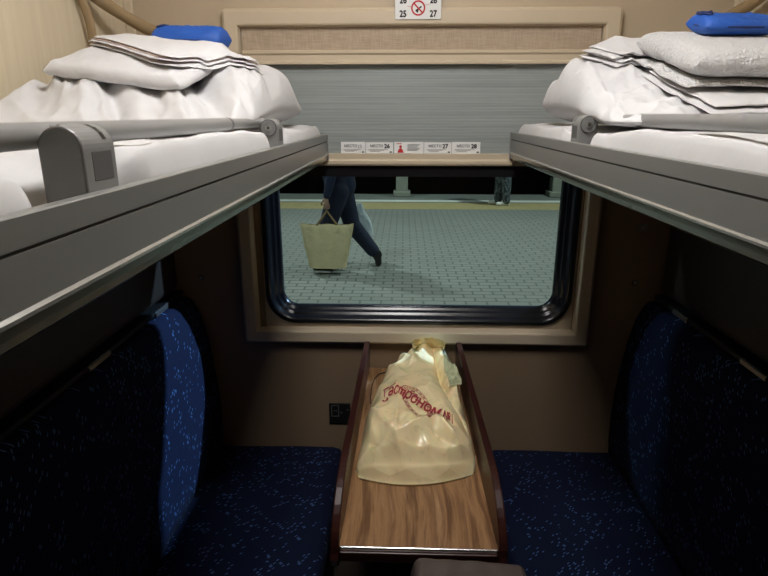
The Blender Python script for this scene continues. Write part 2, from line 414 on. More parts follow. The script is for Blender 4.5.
# ---- seat tickets standing on the rail of the grey blind
tick = [(-.185, -.1125, 'МЕСТО', '25', 'white seat card numbered 25, leftmost on the grey blind rail'),
        (-.1125, -.030, 'МЕСТО', '26', 'white seat card with bold handwritten 26 on the blind rail'),
        (-.0285, .059, None, None, 'white card with a small red figure and text on the blind rail'),
        (.059, .140, 'МЕСТО', '27', 'white seat card with bold 27, right of the red figure card'),
        (.140, .2245, 'МЕСТО', '28', 'white seat card numbered 28, rightmost on the blind rail')]
TZ0, TZ1, TY = 1.4392, 1.4715, 1.7385
for i, (x0, x1, a, nn, lab) in enumerate(tick):
    mb = MB()
    def tilt(x, z): return TY+(z-TZ0)*.10
    z1 = TZ1-(.001 if i % 2 else 0)
    def quad(xa, xb, za, zb, m, off=.0008):
        mb.add([(xa, tilt(0, za)-off, za), (xb, tilt(0, za)-off, za), (xb, tilt(0, zb)-off, zb), (xa, tilt(0, zb)-off, zb)], [(0, 1, 2, 3)], m)
    mb.box(x0+.0007, x1-.0007, 0, .0009, TZ0, z1, 0, M_=Matrix(((1, 0, 0, 0), (0, 1, .10, TY-.10*TZ0), (0, 0, 1, 0), (0, 0, 0, 1))))
    w = x1-x0
    if a:
        cz = TZ0+.0175
        mb.text(a, lambda x, y: (x0+w*.40+x, tilt(0, cz+y)-.0006, cz+y), .0105, 1, bold=.0003)
        cz2 = TZ0+.0150
        mb.text(nn, lambda x, y: (x0+w*.77+x, tilt(0, cz2+y)-.0006, cz2+y), .0165 if nn != '25' else .0135, 2 if nn != '25' else 1, bold=.0008 if nn != '25' else 0)
        for q in range(3): quad(x0+w*(.10+.04*q), x0+w*(.80-.13*q), TZ0+.0105-q*.0028, TZ0+.0114-q*.0028, 3)
        quad(x0+w*.86, x0+w*.95, TZ0+.002, TZ0+.0055, 2)
    else:
        c0 = x0+w*.22
        mb.add([(c0+.0042*math.cos(k*PI/6), tilt(0, TZ0+.019)-.0008, TZ0+.019+.0042*math.sin(k*PI/6)) for k in range(12)], [tuple(range(12))], 4)
        mb.add([(c0+dx, tilt(0, TZ0+dz)-.0008, TZ0+dz) for dx, dz in ((-.009, .002), (.009, .002), (.008, .007), (.003, .0145), (-.003, .0145), (-.008, .007))], [tuple(range(6))], 4)
        quad(x0+w*.08, x0+w*.26, TZ0+.0265, TZ0+.0285, 4)
        for q in range(6): quad(x0+w*.45, x0+w*(.88-.05*(q % 3)), TZ0+.0245-q*.0034, TZ0+.0257-q*.0034, 3)
    o = mb.build('seat_card', [M['white'], M['greyink'], M['ink'], M['greyink'], M['red']], recalc=False)
    tag(o, lab, 'card', 'seat cards on the blind rail')

# ---- berth number sign above the window
mb = MB(); SX0, SX1, SZ0, SZ1 = -.027, .0985, 1.797, 1.905; SY = 1.7185
mb.box(SX0, SX1, SY, SY+.003, SZ0, SZ1, 0, .001)
sx, sz = (SX0+SX1)/2, 1.846
for body, dx, dz in (('26', -.041, -.0091), ('28', .041, -.0091), ('25', -.041, -.0426), ('27', .041, -.0426)):
    mb.text(body, lambda x, y: (sx+dx+x*.86, SY-.0004, sz+dz+y), .0225, 1, bold=.0009)
def ringz(r0, r1, m, y, cx, cz, n=40):
    vs = []
    for k in range(n):
        a = 2*PI*k/n
        vs += [(cx+r0*math.cos(a), y, cz+r0*math.sin(a)), (cx+r1*math.cos(a), y, cz+r1*math.sin(a))]
    mb.add(vs, [(2*k, 2*k+1, (2*k+3) % (2*n), (2*k+2) % (2*n)) for k in range(n)], m)
cz = sz-.021
ringz(.0150, .0192, 2, SY-.0006, sx, cz)
def bar(p, q, w, m, y):
    d = Vector((q[0]-p[0], 0, q[1]-p[1])).normalized(); n_ = Vector((-d.z, 0, d.x))*w/2
    P, Q = Vector((p[0], y, p[1])), Vector((q[0], y, q[1])); mb.add([P+n_, P-n_, Q-n_, Q+n_], [(0, 1, 2, 3)], m)
bar((sx-.007, cz-.007), (sx+.009, cz+.004), .0036, 1, SY-.0004)                 # cigarette
bar((sx-.003, cz-.011), (sx-.001, cz-.003), .005, 1, SY-.0005)
bar((sx-.012, cz+.012), (sx+.012, cz-.012), .0040, 2, SY-.0008)
for k in range(5): bar((sx-.03+.003*k, sz-.016-.0006*k), (sx-.027+.003*k, sz-.016-.0006*(k+1)), .001, 3, SY-.0004)
for k in range(5): bar((sx+.018+.003*k, sz-.014+.0006*k), (sx+.021+.003*k, sz-.014+.0006*(k+1)), .001, 3, SY-.0004)
tag(mb.build('berth_sign', [M['white'], M['ink'], M['red'], M['pinkprint']], recalc=False), 'white berth number sign with red no-smoking symbol above window', 'sign')

# ------------------------------------------------------------------ upper bunks
def bunk(side, xf, zt, label):
    """side -1 left, +1 right; xf: aisle face of the rail; zt: top of the rail"""
    s = side
    wallx = XL if s < 0 else XR
    t = thing('upper_bunk', label, 'bunk', ((wallx+xf)/2, .85, 1.42), 'upper bunks')
    X = lambda d: xf+s*d                      # d metres from the aisle face towards the wall
    Y0, Y1 = -.10, 1.7125
    # deck board
    a, b = sorted((X(.030), wallx-s*.004)); mb = MB(); mb.box(a, b, Y0+.01, Y1-.01, zt-.072, zt-.030, bev=.004); mb.build('deck', M['deck'], t)
    mb = MB()
    # rail: main face, groove, ridge, rolled lower edge  (x by d, z relative to zt)
    main = [(.0, -.019), (.0, -.001), (.002, 0), (.010, 0), (.012, -.003), (.012, -.026), (.030, -.028), (.030, -.072), (.004, -.0745), (.001, -.072), (.000, -.066), (.0, -.060), (-.0025, -.0585), (-.0025, -.056), (.0, -.054), (.0, -.0215), (.0025, -.021), (.0025, -.0195)]
    mb.prism([(X(d), zt+z) for d, z in main], 1, Y0, Y1, 0)
    rail = mb.build('front_rail', [M['rail'], M['groove'], M['lip'], M['raillow']], t)
    for p in rail.data.polygons:
        c = p.center
        if abs(p.normal.y) > .9: continue
        dz = c.z-(zt-rail.parent.location.z)
        dz = c.z-zt
        if -.0218 < dz < -.0185 and abs(c.x-X(0)) < .004: p.material_index = 1
        elif -.0590 < dz < -.0535 and abs(c.x-X(0)) < .004: p.material_index = 2  # ridge in a lighter copy of the rail metal, painting its highlight
        elif dz < -.0585 and abs(c.x-X(0)) < .006: p.material_index = 3
    mb = MB(); ea, eb = sorted((X(-.0025), X(.030))); mb.box(ea, eb, Y1, Y1+.004, zt-.0745, zt, bev=.0012); mb.build('end_cap', M['plastic'], t)
    # guard bar
    gx, gz = X(.0555), zt+.0400
    g = MB(); g.tube([(gx, -.05, gz), (gx, .93, gz)],   .0098, 0, 16); g.tube([(gx, .93, gz), (gx, 1.145, gz)], .0088, 0, 16)
    g.tube([(gx, .925, gz), (gx, .935, gz)], .0101, 1, 16)
    g.build('guard_bar', [M['plastic'], M['dplastic']], t)
    # two arch shaped hinge brackets
    for y0, y1 in (((.425, .475) if s < 0 else (.16, .21)), (1.105, 1.155)):
        w = .0168; bx = X(.031); pr = []
        zb, zc = zt-.026, zt+.0475-.0168
        pr.append((bx-w, zb)); pr.append((bx+w, zb))
        for k in range(17):
            an = PI*k/16; pr.append((bx+.0168*math.cos(an), zc+.0168*math.sin(an)))
        bmb = MB(); bmb.prism(pr, 1, y0, y1, 0, False, bev=.0018)
        yc = (y0+y1)/2; bmb.tube([(X(.031+w-.004), yc, gz), (gx, yc, gz)], .0080, 0, 14)
        br = bmb.build('hinge_bracket', M['plastic'], t)
        f = MB()
        # recessed window and slot on the aisle side of the bracket
        ax = X(.031-w-.0003); 
        aa, bb = sorted((ax, X(.031-w+.0012)))
        f.box(aa, bb, y0+.012, y1-.007, zt+.006, zc-.002, 0, .0008)
        f.build('inset_panel', M['dplastic'], br)
        f = MB()
        p0 = [(bx+(-s)*.0172*math.cos(a_), zc+.0172*math.sin(a_)) for a_ in (.35, .7, 1.05, 1.4)]
        for k in range(3):
            (xa, za), (xb, zb2) = p0[k], p0[k+1]
            f.add([(xa, y1-.017, za), (xb, y1-.017, zb2), (xb, y1-.011, zb2), (xa, y1-.011, za)], [(0, 1, 2, 3)], 0)
        f.build('slot', M['black'], br)
        if y0 < 1: continue
        f = MB()
        f.tube([(bx, y0-.0008, zc), (bx, y0+.001, zc)], .0152, 2, 28)
        f.tube([(bx, y0-.0022, zc), (bx, y0+.001, zc)], .0138, 0, 28)
        f.tube([(bx, y0-.0034, zc), (bx, y0-.0015, zc)], .0062, 1, 16)
        f.tube([(bx, y0-.0042, zc), (bx, y0-.0032, zc)], .0024, 2, 6)
        f.build('pivot_screw', [M['plastic'], M['screw'], M['groove']], br)
    return t
bunk(-1, -.2205, 1.4945, 'grey-railed upper bunk on the left with two arch brackets in view')
bunk(+1, .3060, 1.5005, 'grey-railed upper bunk on the right with one arch bracket in view')

# ------------------------------------------------------------------ bedding
def mattress(name, label, xa, xw, zb, ztop, notches, seed):
    """xa aisle edge, xw wall edge"""
    s = 1 if xw > xa else -1
    y0, y1 = -.06, 1.690
    def fn(p, q):
        u = (p+1)/2                         # 0 aisle .. 1 wall
        y = y0+(q+1)/2*(y1-y0)
        pinch = 0
        for a, b in notches:
            pinch = max(pinch, sstep(a-.075, a-.012, y)*(1-sstep(b+.012, b+.07, y)))
        back = .034*pinch
        edge = .010*N(y*5+seed, 1)+.004*N(y*14, seed)
        x = xa+s*(back+max(edge, -.004)*.6)+u*(xw-xa-s*back)
        rs = (1-min(1, abs(p))**26)**.5; rt = (1-min(1, abs(q))**34)**.5
        r = rs*rt
        env = sstep(.46, .62, y)*(1-sstep(.86, 1.06, y))
        hump = (.007+.013*env)*math.exp(-((u-.012)/.014)**2)*(1+.4*N(y*3.1+seed, 4))+.004*math.exp(-((u-.15)/.10)**2)
        wob = .008*N(x*7, y*3+seed)+.005*N(x*15+y*4, y*9-x*6+seed)
        far = .006*sstep(1.42, 1.60, y)
        H = ztop+(hump+wob+far)*(1-pinch*.9)-.032*pinch*(1-sstep(0, .16, u))
        H = min(H, ztop+.0215 if u < .025 else ztop+.007)
        mid = zb+.35*(H-zb)
        return (x, y, mid+(H-mid)*r, mid-(mid-zb)*min(1, r*1.3))
    mb = MB(); mb.puff(fn, 60, 190)
    return tag(mb.build(name, M['sheet']), label, 'mattress', 'sheeted mattresses')
mattress('mattress', 'thin white sheeted mattress on the left upper bunk', -.2345, XL+.012, 1.4665, 1.516, [(.425, .475), (1.105, 1.155)], 3)
mattress('mattress', 'thin white sheeted mattress on the right upper bunk', .320, XR-.012, 1.4725, 1.521, [(.16, .21), (1.105, 1.155)], 11)

from mathutils.bvhtree import BVHTree
def top_of(objs, r=.02):
    """height of the highest skin of the given objects over (x, y), slightly smoothed"""
    trees = []
    for o in objs:
        b = bmesh.new(); b.from_mesh(o.data); b.transform(Matrix.Translation(o.parent.location+o.location if o.parent else o.location))
        trees.append(BVHTree.FromBMesh(b)); b.free()
    cache = {}
    def one(i, j):
        if (i, j) not in cache:
            z = None
            for t in trees:
                h = t.ray_cast(Vector((i*.01, j*.01, 3)), Vector((0, 0, -1)))[0]
                if h is not None and (z is None or h.z > z): z = h.z
            cache[i, j] = z if z is not None else 1.53
        return cache[i, j]
    R = max(1, int(r/.01))
    sm = {}
    def cell(i, j):
        if (i, j) not in sm:
            v = [one(i+a, j+b) for a in range(-R, R+1) for b in range(-R, R+1)]
            sm[i, j] = max(sum(v)/len(v), one(i, j)-.001)
        return sm[i, j]
    def f(x, y):
        u, w = x/.01, y/.01; i, j = math.floor(u), math.floor(w); a, b = u-i, w-j
        return (cell(i, j)*(1-a)+cell(i+1, j)*a)*(1-b)+(cell(i, j+1)*(1-a)+cell(i+1, j+1)*a)*b
    return f
def pillow(label, c, half, zb, H, seed, fold, mat, rot=0, shape=None):
    cr, sr = math.cos(rot), math.sin(rot)
    def fn(p, q):
        px = p*half[0]*(1-.05*(1-q*q)*abs(p)**3+.03*N(q*3, seed)-.05*abs(q)**6)
        qy = q*half[1]*(1-.05*(1-p*p)*abs(q)**3+.03*N(p*3, seed+5)-.05*abs(p)**6)
        x = c[0]+px*cr-qy*sr; y = c[1]+px*sr+qy*cr
        r = ((1-abs(p)**7)**.5)*((1-abs(q)**9.0)**.5)
        h = H(p, q)
        z = h*(.42+.58*r)+fold(p, q)*min(1, r*1.6)
        low = h*.42*(1-r)
        return (x, y, zb+max(z, low+.0015), zb+low)
    mb = MB(); mb.puff(fn, 170, 170)
    return tag(mb.build('pillow', mat), label, 'pillow', 'bunk pillows')
def foldL(p, q):
    # long diagonal drapes on the near side, falling from under the stack
    k = p*.80+q*.60
    along = p*.60-q*.80
    near = sstep(.55, -.15, q)*(.45+.55*sstep(-1, -.5, q))
    a = .046*near*(ridge(N(k*3.1+.45*N(p*2, q*2, 1), along*.55, 7))-.55)
    a += .020*near*(ridge(N(k*6.5+.3*N(p*3, q*3, 4), along*.8, 17))-.5)
    far = sstep(.3, .9, q)
    a += .010*far*(ridge(N(p*2.2+q*1.5, q*2.0-p, 21))-.5)
    hem = .007*ridge(N(p*3, q*13, 6))*sstep(.70, .92, q)
    return a+hem+.003*N(p*7, q*7, 9)
pilL = pillow('big white pillow under the stack of folded linen, on the left bunk', (-.512, 1.270), (.250, .362), 1.522,
       lambda p, q: .026+.126*sstep(-1.12, .62, q)-.012*p-.020*sstep(.62, 1, q)-.03*max(0, p)*sstep(.55, 1, q)-.050*max(0, -p)*sstep(.2, -.9, q), 2, foldL, M['linen'])
def foldR(p, q):
    crease = 0
    for qq in (-.55, -.10, .28, .60, .84): crease += .006*max(0, 1-abs(q-qq-.07*N(p*2, qq))/.030)*(.35+.65*abs(N(p*3, qq*7)*2))
    for pp in (-.86, -.60, -.25, .25): crease += .006*max(0, 1-abs(p-pp-.08*N(q*2, pp)-.10*q)/.034)*(.4+.6*abs(N(q*3, pp*7)*2))
    g = .020*(ridge(N((p*.7+q*.7)*2.2, (p-q)*.9, 3))-.5)+.012*(ridge(N((p*.7-q*.7)*4, (p+q)*1.2, 13))-.5)
    return crease+g+.004*N(p*6, q*6, 4)+.002*N(p*16, q*15, 8)
pilR = pillow('crumpled white pillow with crossing press creases, on the right bunk', (.618, 1.205), (.290, .318), 1.527,
       lambda p, q: .026+.122*sstep(-.75, .66, q)-.018*sstep(.66, 1, q)-.022*max(0, -p)*sstep(.3, 1, q), 8, foldR, M['linen2'])

def flat(f, mid, ab, rot, keep=.25, lift=0):
    """mostly a plane fitted through f over the footprint, keeping a little of its waviness"""
    cr, sr = math.cos(rot), math.sin(rot); P = []
    for a in range(-3, 4):
        for b in range(-3, 4):
            u, w = a/3*ab[0]*.85, b/3*ab[1]*.85; P.append((u, w, f(mid[0]+u*cr-w*sr, mid[1]+u*sr+w*cr)))
    m = sum(q[2] for q in P)/len(P)
    gu = sum(q[0]*q[2] for q in P)/sum(q[0]**2 for q in P); gw = sum(q[1]*q[2] for q in P)/sum(q[1]**2 for q in P)
    def g(x, y):
        dx, dy = x-mid[0], y-mid[1]; u, w = dx*cr+dy*sr, -dx*sr+dy*cr
        pl = m+gu*u+gw*w+lift
        return pl+(max(pl-.02, min(pl+.02, f(x, y)))-pl)*keep
    return g
def folded(name, label, cat, mid, ab, rot, layers, th, support, mats, group=None, edge_mat=None, seed=1, nu=50, nv=50, gap=.0004, wave=.004, inset=.008, pw=14):
    """cloth folded flat into a few soft layers resting on support(x,y)"""
    cr, sr = math.cos(rot), math.sin(rot)
    mb = MB(); base = .0015
    for k in range(layers):
        tk = th[k] if isinstance(th, (list, tuple)) else th
        a = ab[0]-inset*random.random()*(1 if k else 0); b = ab[1]-inset*random.random()*(1 if k else 0)
        ox, oy = (random.uniform(-1, 1)*inset*.5, random.uniform(-1, 1)*inset*.5) if k else (0, 0)
        def fn(p, q):
            px = p*a*(1+.015*N(q*3+k, seed))+ox; qy = q*b*(1+.015*N(p*3-k, seed+2))+oy
            x = mid[0]+px*cr-qy*sr; y = mid[1]+px*sr+qy*cr
            r = (max(0, 1-abs(p)**pw)**.5)*(max(0, 1-abs(q)**pw)**.5)
            z = support(x, y)+base+max(0, wave*(.3+N(x*9+seed, y*9, k*.25)))
            m = z+tk/2; wr = .0015*N(x*30, y*30, seed)*r
            return (x, y, m+tk/2*r+wr, m-tk/2*r)
        mb.puff(fn, nu, nv, 0 if (edge_mat is None or k % 2 == 0) else 1)
        base += tk+gap
    o = mb.build(name, mats); tag(o, label, cat, group); return o
slabL = folded('folded_sheet', 'thick folded white sheet directly on the left pillow', 'linen', (-.522, 1.205), (.142, .100), -.20, 1, (.031,),
       flat(top_of([pilL], .07), (-.522, 1.205), (.142, .10), -.20, .3), [M['linen2']], 'folded linen on the left bunk', seed=4, wave=.002, pw=16, inset=.004)
towL = folded('folded_towel', 'folded white towel with pinkish hem under the left blue pouch', 'towel', (-.470, 1.275), (.135, .118), -.62, 5, (.0050, .0014, .0050, .0014, .0055),
       flat(top_of([pilL, slabL], .03), (-.470, 1.275), (.135, .118), -.62, .85), [M['linen2'], M['hem']], 'folded linen on the left bunk', edge_mat=1, seed=9, wave=.0015, inset=.010)
caseR = folded('folded_pillowcase', 'limp white pillowcase folded in layers left of the terry towel', 'linen', (.495, 1.335), (.092, .085), .18, 4, .0065,
       top_of([pilR], .03), [M['linen2']], 'folded linen on the right bunk', seed=14, wave=.004, inset=.02)
sheetR = folded('folded_sheet', 'flat folded white sheet under the terry towel on the right bunk', 'linen', (.655, 1.060), (.200, .130), .05, 2, .008,
       flat(top_of([pilR], .05), (.655, 1.06), (.20, .13), .05, .4), [M['linen']], 'folded linen on the right bunk', seed=19, wave=.003, inset=.02)
def terry_towel():
    t = thing('terry_towel', 'thick fluffy white terry towel folded over under the right blue pouch', 'towel', (.575, 1.14, 1.63), 'folded linen on the right bunk')
    sup = flat(top_of([pilR, sheetR], .06), (.585, 1.13), (.12, .13), 0, .4, .003)
    mid = (.585, 1.130); parts = []
    z0 = .002
    for k, (th, a, b, pw) in enumerate(((.011, .128, .126, 10), (.048, .122, .136, 7))):
        def fn(p, q):
            x = mid[0]+p*a+.004*N(q*3, k); y = mid[1]+q*b+.004*N(p*4, k+2)
            r = (max(0, 1-abs(p)**(pw+5))**.5)*(max(0, 1-abs(q)**pw)**.5)
            z = sup(x, y)+z0+.002*(1+N(x*12, y*12, k))
            fz = (.0012*N(x*45, y*45, 3)+.0006*N(x*110, y*110, 5))*r
            return (x, y, z+th*(.5+.5*r)+fz, z+th*(.5-.5*r))
        mb = MB(); mb.puff(fn, 110, 110); parts.append(mb.build('towel_fold', M['terry'], t)); z0 += th+.0025
    tp = top_of(parts, .01)
    mb = MB()
    mb.sheet(lambda u, v: (mid[0]+.094+u*.018, mid[1]-.131+v*.20, tp(mid[0]+.094+u*.018, mid[1]-.131+v*.20)+.0025+.0006*math.sin(v*240)), 6, 90)
    mb.build('woven_border', M['ribbon'], t)
    return parts
terR = terry_towel()

def pouch(label, c, half, h, rot, support, seed):
    cr, sr = math.cos(rot), math.sin(rot)
    def W(px, qy): return c[0]+px*cr-qy*sr, c[1]+px*sr+qy*cr
    hs = {k: support(*W(a*half[0]*.7, b*half[1]*.6)) for k, (a, b) in dict(l=(-1, 0), r=(1, 0), n=(0, -1), f=(0, 1), c=(0, 0)).items()}
    gx = (hs['r']-hs['l'])/(1.4*half[0]); gy = (hs['f']-hs['n'])/(1.2*half[1])
    zb = max(hs[k]-(gx*a*half[0]*.7+gy*b*half[1]*.6) for k, (a, b) in dict(l=(-1, 0), r=(1, 0), n=(0, -1), f=(0, 1), c=(0, 0)).items())+.001
    t = thing('travel_pouch', label, 'pouch', (c[0], c[1], zb), 'blue travel pouches')
    def pt(p, q):
        px = p*half[0]; qy = q*half[1]*(1-.22*abs(p)**4)
        r = (max(0, 1-abs(p)**11)**.5)*(max(0, 1-abs(q)**2.4)**.5)
        x, y = W(px, qy)
        z = zb+h*.42+gx*px+gy*qy
        wr = .0025*N(p*5, q*7, seed)+.0018*N(p*14, q*14, seed)
        return (x, y, z+(h*.58+wr)*r, z-h*.42*min(1, r*1.15))
    mb = MB(); mb.puff(pt, 60, 46); mb.build('fabric_body', M['blue'], t)
    mb = MB(); path = []
    for k in range(41):
        a = 2*PI*k/40; p, q = math.cos(a), math.sin(a)
        p = math.copysign(abs(p)**.4, p)*.965; q = math.copysign(abs(q)**.7, q)*.955
        X, Y, a1, b1 = pt(p, q); path.append((X, Y, zb+h*.42+gx*p*half[0]+gy*q*half[1]))
    mb.tube(path, .0030, 0, 8); mb.build('piping', M['bluedark'], t)
    mb = MB(); pp = []
    for k in range(15):
        a = 2*PI*k/14; X, Y, a1, b1 = pt(-.80+.10*math.cos(a), .50*math.sin(a)); pp.append((X, Y, a1+.002))
    mb.tube(pp, .0026, 0, 6); mb.build('drawstring', M['bluedark'], t)
    return t
pouch('bright blue travel pouch with dark drawstring on the left linen stack', (-.475, 1.375), (.080, .047), .050, -.10, top_of([towL, slabL, pilL], .03), 2)
pouch('rounder blue travel pouch lying on the white terry towel', (.592, 1.160), (.066, .046), .034, .08, top_of(terR, .03), 6)

# ---- tan padded arms in the upper corners
def arm(label, s, p0, p1, w0, w1):
    t = thing('bunk_support_arm', label, 'support arm', p0, 'bunk support arms')
    P0, P1 = Vector(p0), Vector(p1); path = [P0.lerp(P1, k/10)+Vector((0, 0, -.010*math.sin(PI*k/10))) for k in range(11)]
    mb = MB(); mb.tube(path, [.0155+.001*math.sin(k) for k in range(11)], 0, 16); mb.build('padded_arm', M['strap'], t)
    mb = MB(); x0, x1 = sorted((p0[0]-s*.022, p0[0]+s*.015))
    mb.box(x0, x1, p0[1]-.035, p0[1]+.018, p0[2]-.012, p0[2]+.035, 0, .006); mb.build('bracket', M['bracket'], t)
    mb = MB(); W0, W1 = Vector(w0), Vector(w1)
    mb.tube([W0.lerp(W1, k/8)+Vector((-s*.012*math.sin(PI*k/8), 0, 0)) for k in range(9)], .011, 0, 10, scale=(.45, 1)); mb.build('strap', M['strap'], t)
arm('tan padded arm below a grey bracket, upper left corner over the pillow', -1, (-.762, 1.49, 1.838), (-.682, 1.733, 1.762), (-.772, 1.47, 1.84), (-.772, 1.515, 1.69))
arm('tan padded arm below a grey bracket, upper right corner over the towel', 1, (.890, 1.53, 1.862), (.868, 1.734, 1.798), (.902, 1.52, 1.86), (.902, 1.50, 1.70))

# ------------------------------------------------------------------ lower sofas
def sofa(s, label):
    Xo = lambda d: CX+s*d
    wallx = XL if s < 0 else XR
    wd = abs(wallx-CX)
    t = thing('lower_sofa', label, 'sofa', (Xo(.6), .8, 0), 'lower sofas')
    y0, y1 = -.30, 1.742
    # backrest outline (distance from the centre line, height)
    prof = [(.660, .452), (.655, .50), (.653, .58), (.655, .68), (.664, .77), (.675, .855), (.692, .93), (.712, .975), (.727, .990), (.745, .993), (wd-.006, .985), (wd-.006, .452)]
    mb = MB(); mb.prism([(Xo(d), z) for d, z in prof], 1, y0, y1, 0, True, bev=.006); o = mb.build('backrest', M['backf'], t)
    # seat
    sp = [(.250, .335), (.243, .36), (.243, .425), (.252, .445), (.275, .452), (.40, .4535), (.55, .450), (wd-.006, .4485), (wd-.006, .335)]
    mb = MB(); mb.prism([(Xo(d), z) for d, z in sp], 1, y0, y1, 0, True, bev=.006); mb.build('seat_cushion', M['seatf'], t)
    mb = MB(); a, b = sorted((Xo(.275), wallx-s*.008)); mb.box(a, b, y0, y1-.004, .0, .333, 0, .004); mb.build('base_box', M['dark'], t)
    # dark padded panel above, metal strip between, with steel pieces added as its glints
    a, b = sorted((Xo(.748), wallx-s*.006))
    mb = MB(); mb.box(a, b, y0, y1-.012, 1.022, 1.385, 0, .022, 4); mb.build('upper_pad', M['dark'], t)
    a, b = sorted((Xo(.739), wallx-s*.004)); mb = MB(); mb.box(a, b, y0, y1-.006, 1.000, 1.014, 0, .004); mb.build('metal_strip', M['black'], t)
    for yc, L in ((1.555, .085), (1.20, .10)):
        mb = MB(); a, b = sorted((Xo(.734), Xo(.741))); mb.box(a, b, yc-L/2, yc+L/2, .999, 1.015, 0, .003); mb.build('strip_glint', M['steel'], t)
sofa(-1, 'navy dashed-fabric sofa left of the table under the left bunk')
sofa(+1, 'navy dashed-fabric sofa right of the table under the right bunk')

# small fittings on the end wall
def wallscrew(x, z, label):
    mb = MB(); mb.tube([(x, D-.001, z), (x, D-.004, z)], .0085, 1, 20); mb.tube([(x, D-.004, z), (x, D-.010, z)], [.0060, .0042], 0, 16)
    tag(mb.build('wall_screw', [M['screw'], M['black']]), label, 'screw', 'wall screws')
wallscrew(-.640, 1.052, 'small domed steel screw on the end wall above the left sofa')
wallscrew(.722, 1.048, 'small domed steel screw on the end wall above the right sofa')
t = thing('coat_hook', 'small pale coat hook on the end wall under the right bunk', 'hook', (.722, D, 1.222))
mb = MB(); mb.tube([(.722, D-.0005, 1.222), (.722, D-.005, 1.222)], .012, 0, 18); mb.build('base_plate', M['bracket'], t)
mb = MB(); mb.tube([(.722, D-.005, 1.222), (.722, D-.025, 1.220), (.722, D-.033, 1.228), (.722, D-.034, 1.238)], [.005, .005, .0055, .0065], 0, 12); mb.build('peg', M['bracket'], t)
t = thing('power_socket', 'black power socket panel on the end wall left of the table', 'socket', (-.208, D, .577))
mb = MB(); mb.box(-.244, -.172, D-.008, D-.0004, .540, .616, 0, .003); mb.build('cover_plate', M['black'], t)
mb = MB()
for a, b, c, d in ((-.236, -.210, .608, .6105), (-.236, -.210, .5675, .570), (-.236, -.2335, .5675, .6105), (-.2125, -.210, .5675, .6105)): mb.box(a, b, D-.0092, D-.0075, c, d)
mb.build('outlet_frame', M['socketline'], t)
mb = MB()
for xx in (-.226, -.219): mb.tube([(xx, D-.0085, .589), (xx, D-.0078, .589)], .0025, 0, 10)
mb.build('contact_holes', M['dplastic'], t)
mb = MB(); mb.box(-.203, -.199, D-.010, D-.0075, .581, .585); mb.box(-.184, -.178, D-.010, D-.0075, .590, .596, 0, .001); mb.build('switch', M['socketline'], t)

# ------------------------------------------------------------------ table
t = thing('folding_table', 'walnut-topped wall table with dark mahogany side rails', 'table', (.037, D, .75))
TY0, TY1 = .922, 1.742
mb = MB()
def tx(y, side):                               # the top widens slightly towards the aisle
    k = (TY1-y)/(TY1-TY0)
    return (-.106-.011*k) if side < 0 else (.1765+.012*k)
vs = [(tx(TY0, -1), TY0, .75), (tx(TY0, 1), TY0, .75), (tx(TY1, 1), TY1, .75), (tx(TY1, -1), TY1, .75)]
vs += [(x, y, .728) for x, y, z in vs]
mb.add(vs, [(0, 1, 2, 3), (7, 6, 5, 4), (0, 4, 5, 1), (1, 5, 6, 2), (2, 6, 7, 3), (3, 7, 4, 0)]); mb.build('tabletop', M['wood'], t)
mb = MB(); mb.box(tx(TY0, -1)+.001, tx(TY0, 1)-.001, TY0-.005, TY0-.0003, .7265, .7515, 0, .0015); mb.build('metal_edge', M['steel'], t)
mb = MB(); mb.box(tx(TY0, -1)+.001, tx(TY0, 1)-.001, TY0-.011, TY0-.0055, .722, .744, 0, .002); mb.build('edge_lip', M['mahog'], t)
for s in (-1, 1):
    prof = [(TY1, .702), (TY1, .851)]
    prof += [(1.06, .851)]
    for k in range(1, 13):
        a = PI/2*k/12; prof.append((1.06-.150*math.sin(a), .851-.110*(1-math.cos(a))))
    prof += [(.906, .728), (.915, .708), (.94, .702)]
    b = bmesh.new(); A = []; B = []
    for y, z in prof:
        xi = tx(y, s)+s*.0006; lean = -s*.004*max(0, z-.75)/.1
        A.append(b.verts.new((xi+lean, y, z))); B.append(b.verts.new((xi+s*.0165+lean, y, z)))
    n = len(prof)
    for k in range(n): b.faces.new((A[k], A[(k+1) % n], B[(k+1) % n], B[k]))
    b.faces.new(A); b.faces.new(B[::-1]); bmesh.ops.recalc_face_normals(b, faces=b.faces)
    bmesh.ops.bevel(b, geom=[e for e in b.edges if (e.verts[0] in A and e.verts[1] in A) or (e.verts[0] in B and e.verts[1] in B)] if False else [e for e in b.edges if abs(e.verts[0].co.x-e.verts[1].co.x) < .012 and len(e.link_faces) == 2 and e.calc_face_angle(0) > 1.2], offset=.0025, segments=2, profile=.5, affect='EDGES')
    mb = MB(); mb.bm(b); mb.build('side_rail', M['mahog'], t)
mb = MB(); mb.box(-.07, .14, 1.725, D-.001, .60, .727, 0, .003)
for xx in (-.05, .115): mb.prism([(1.727, .61), (1.727, .7275), (1.20, .7275), (1.20, .716)], 0, xx, xx+.012)
mb.build('wall_support', M['dark'], t)

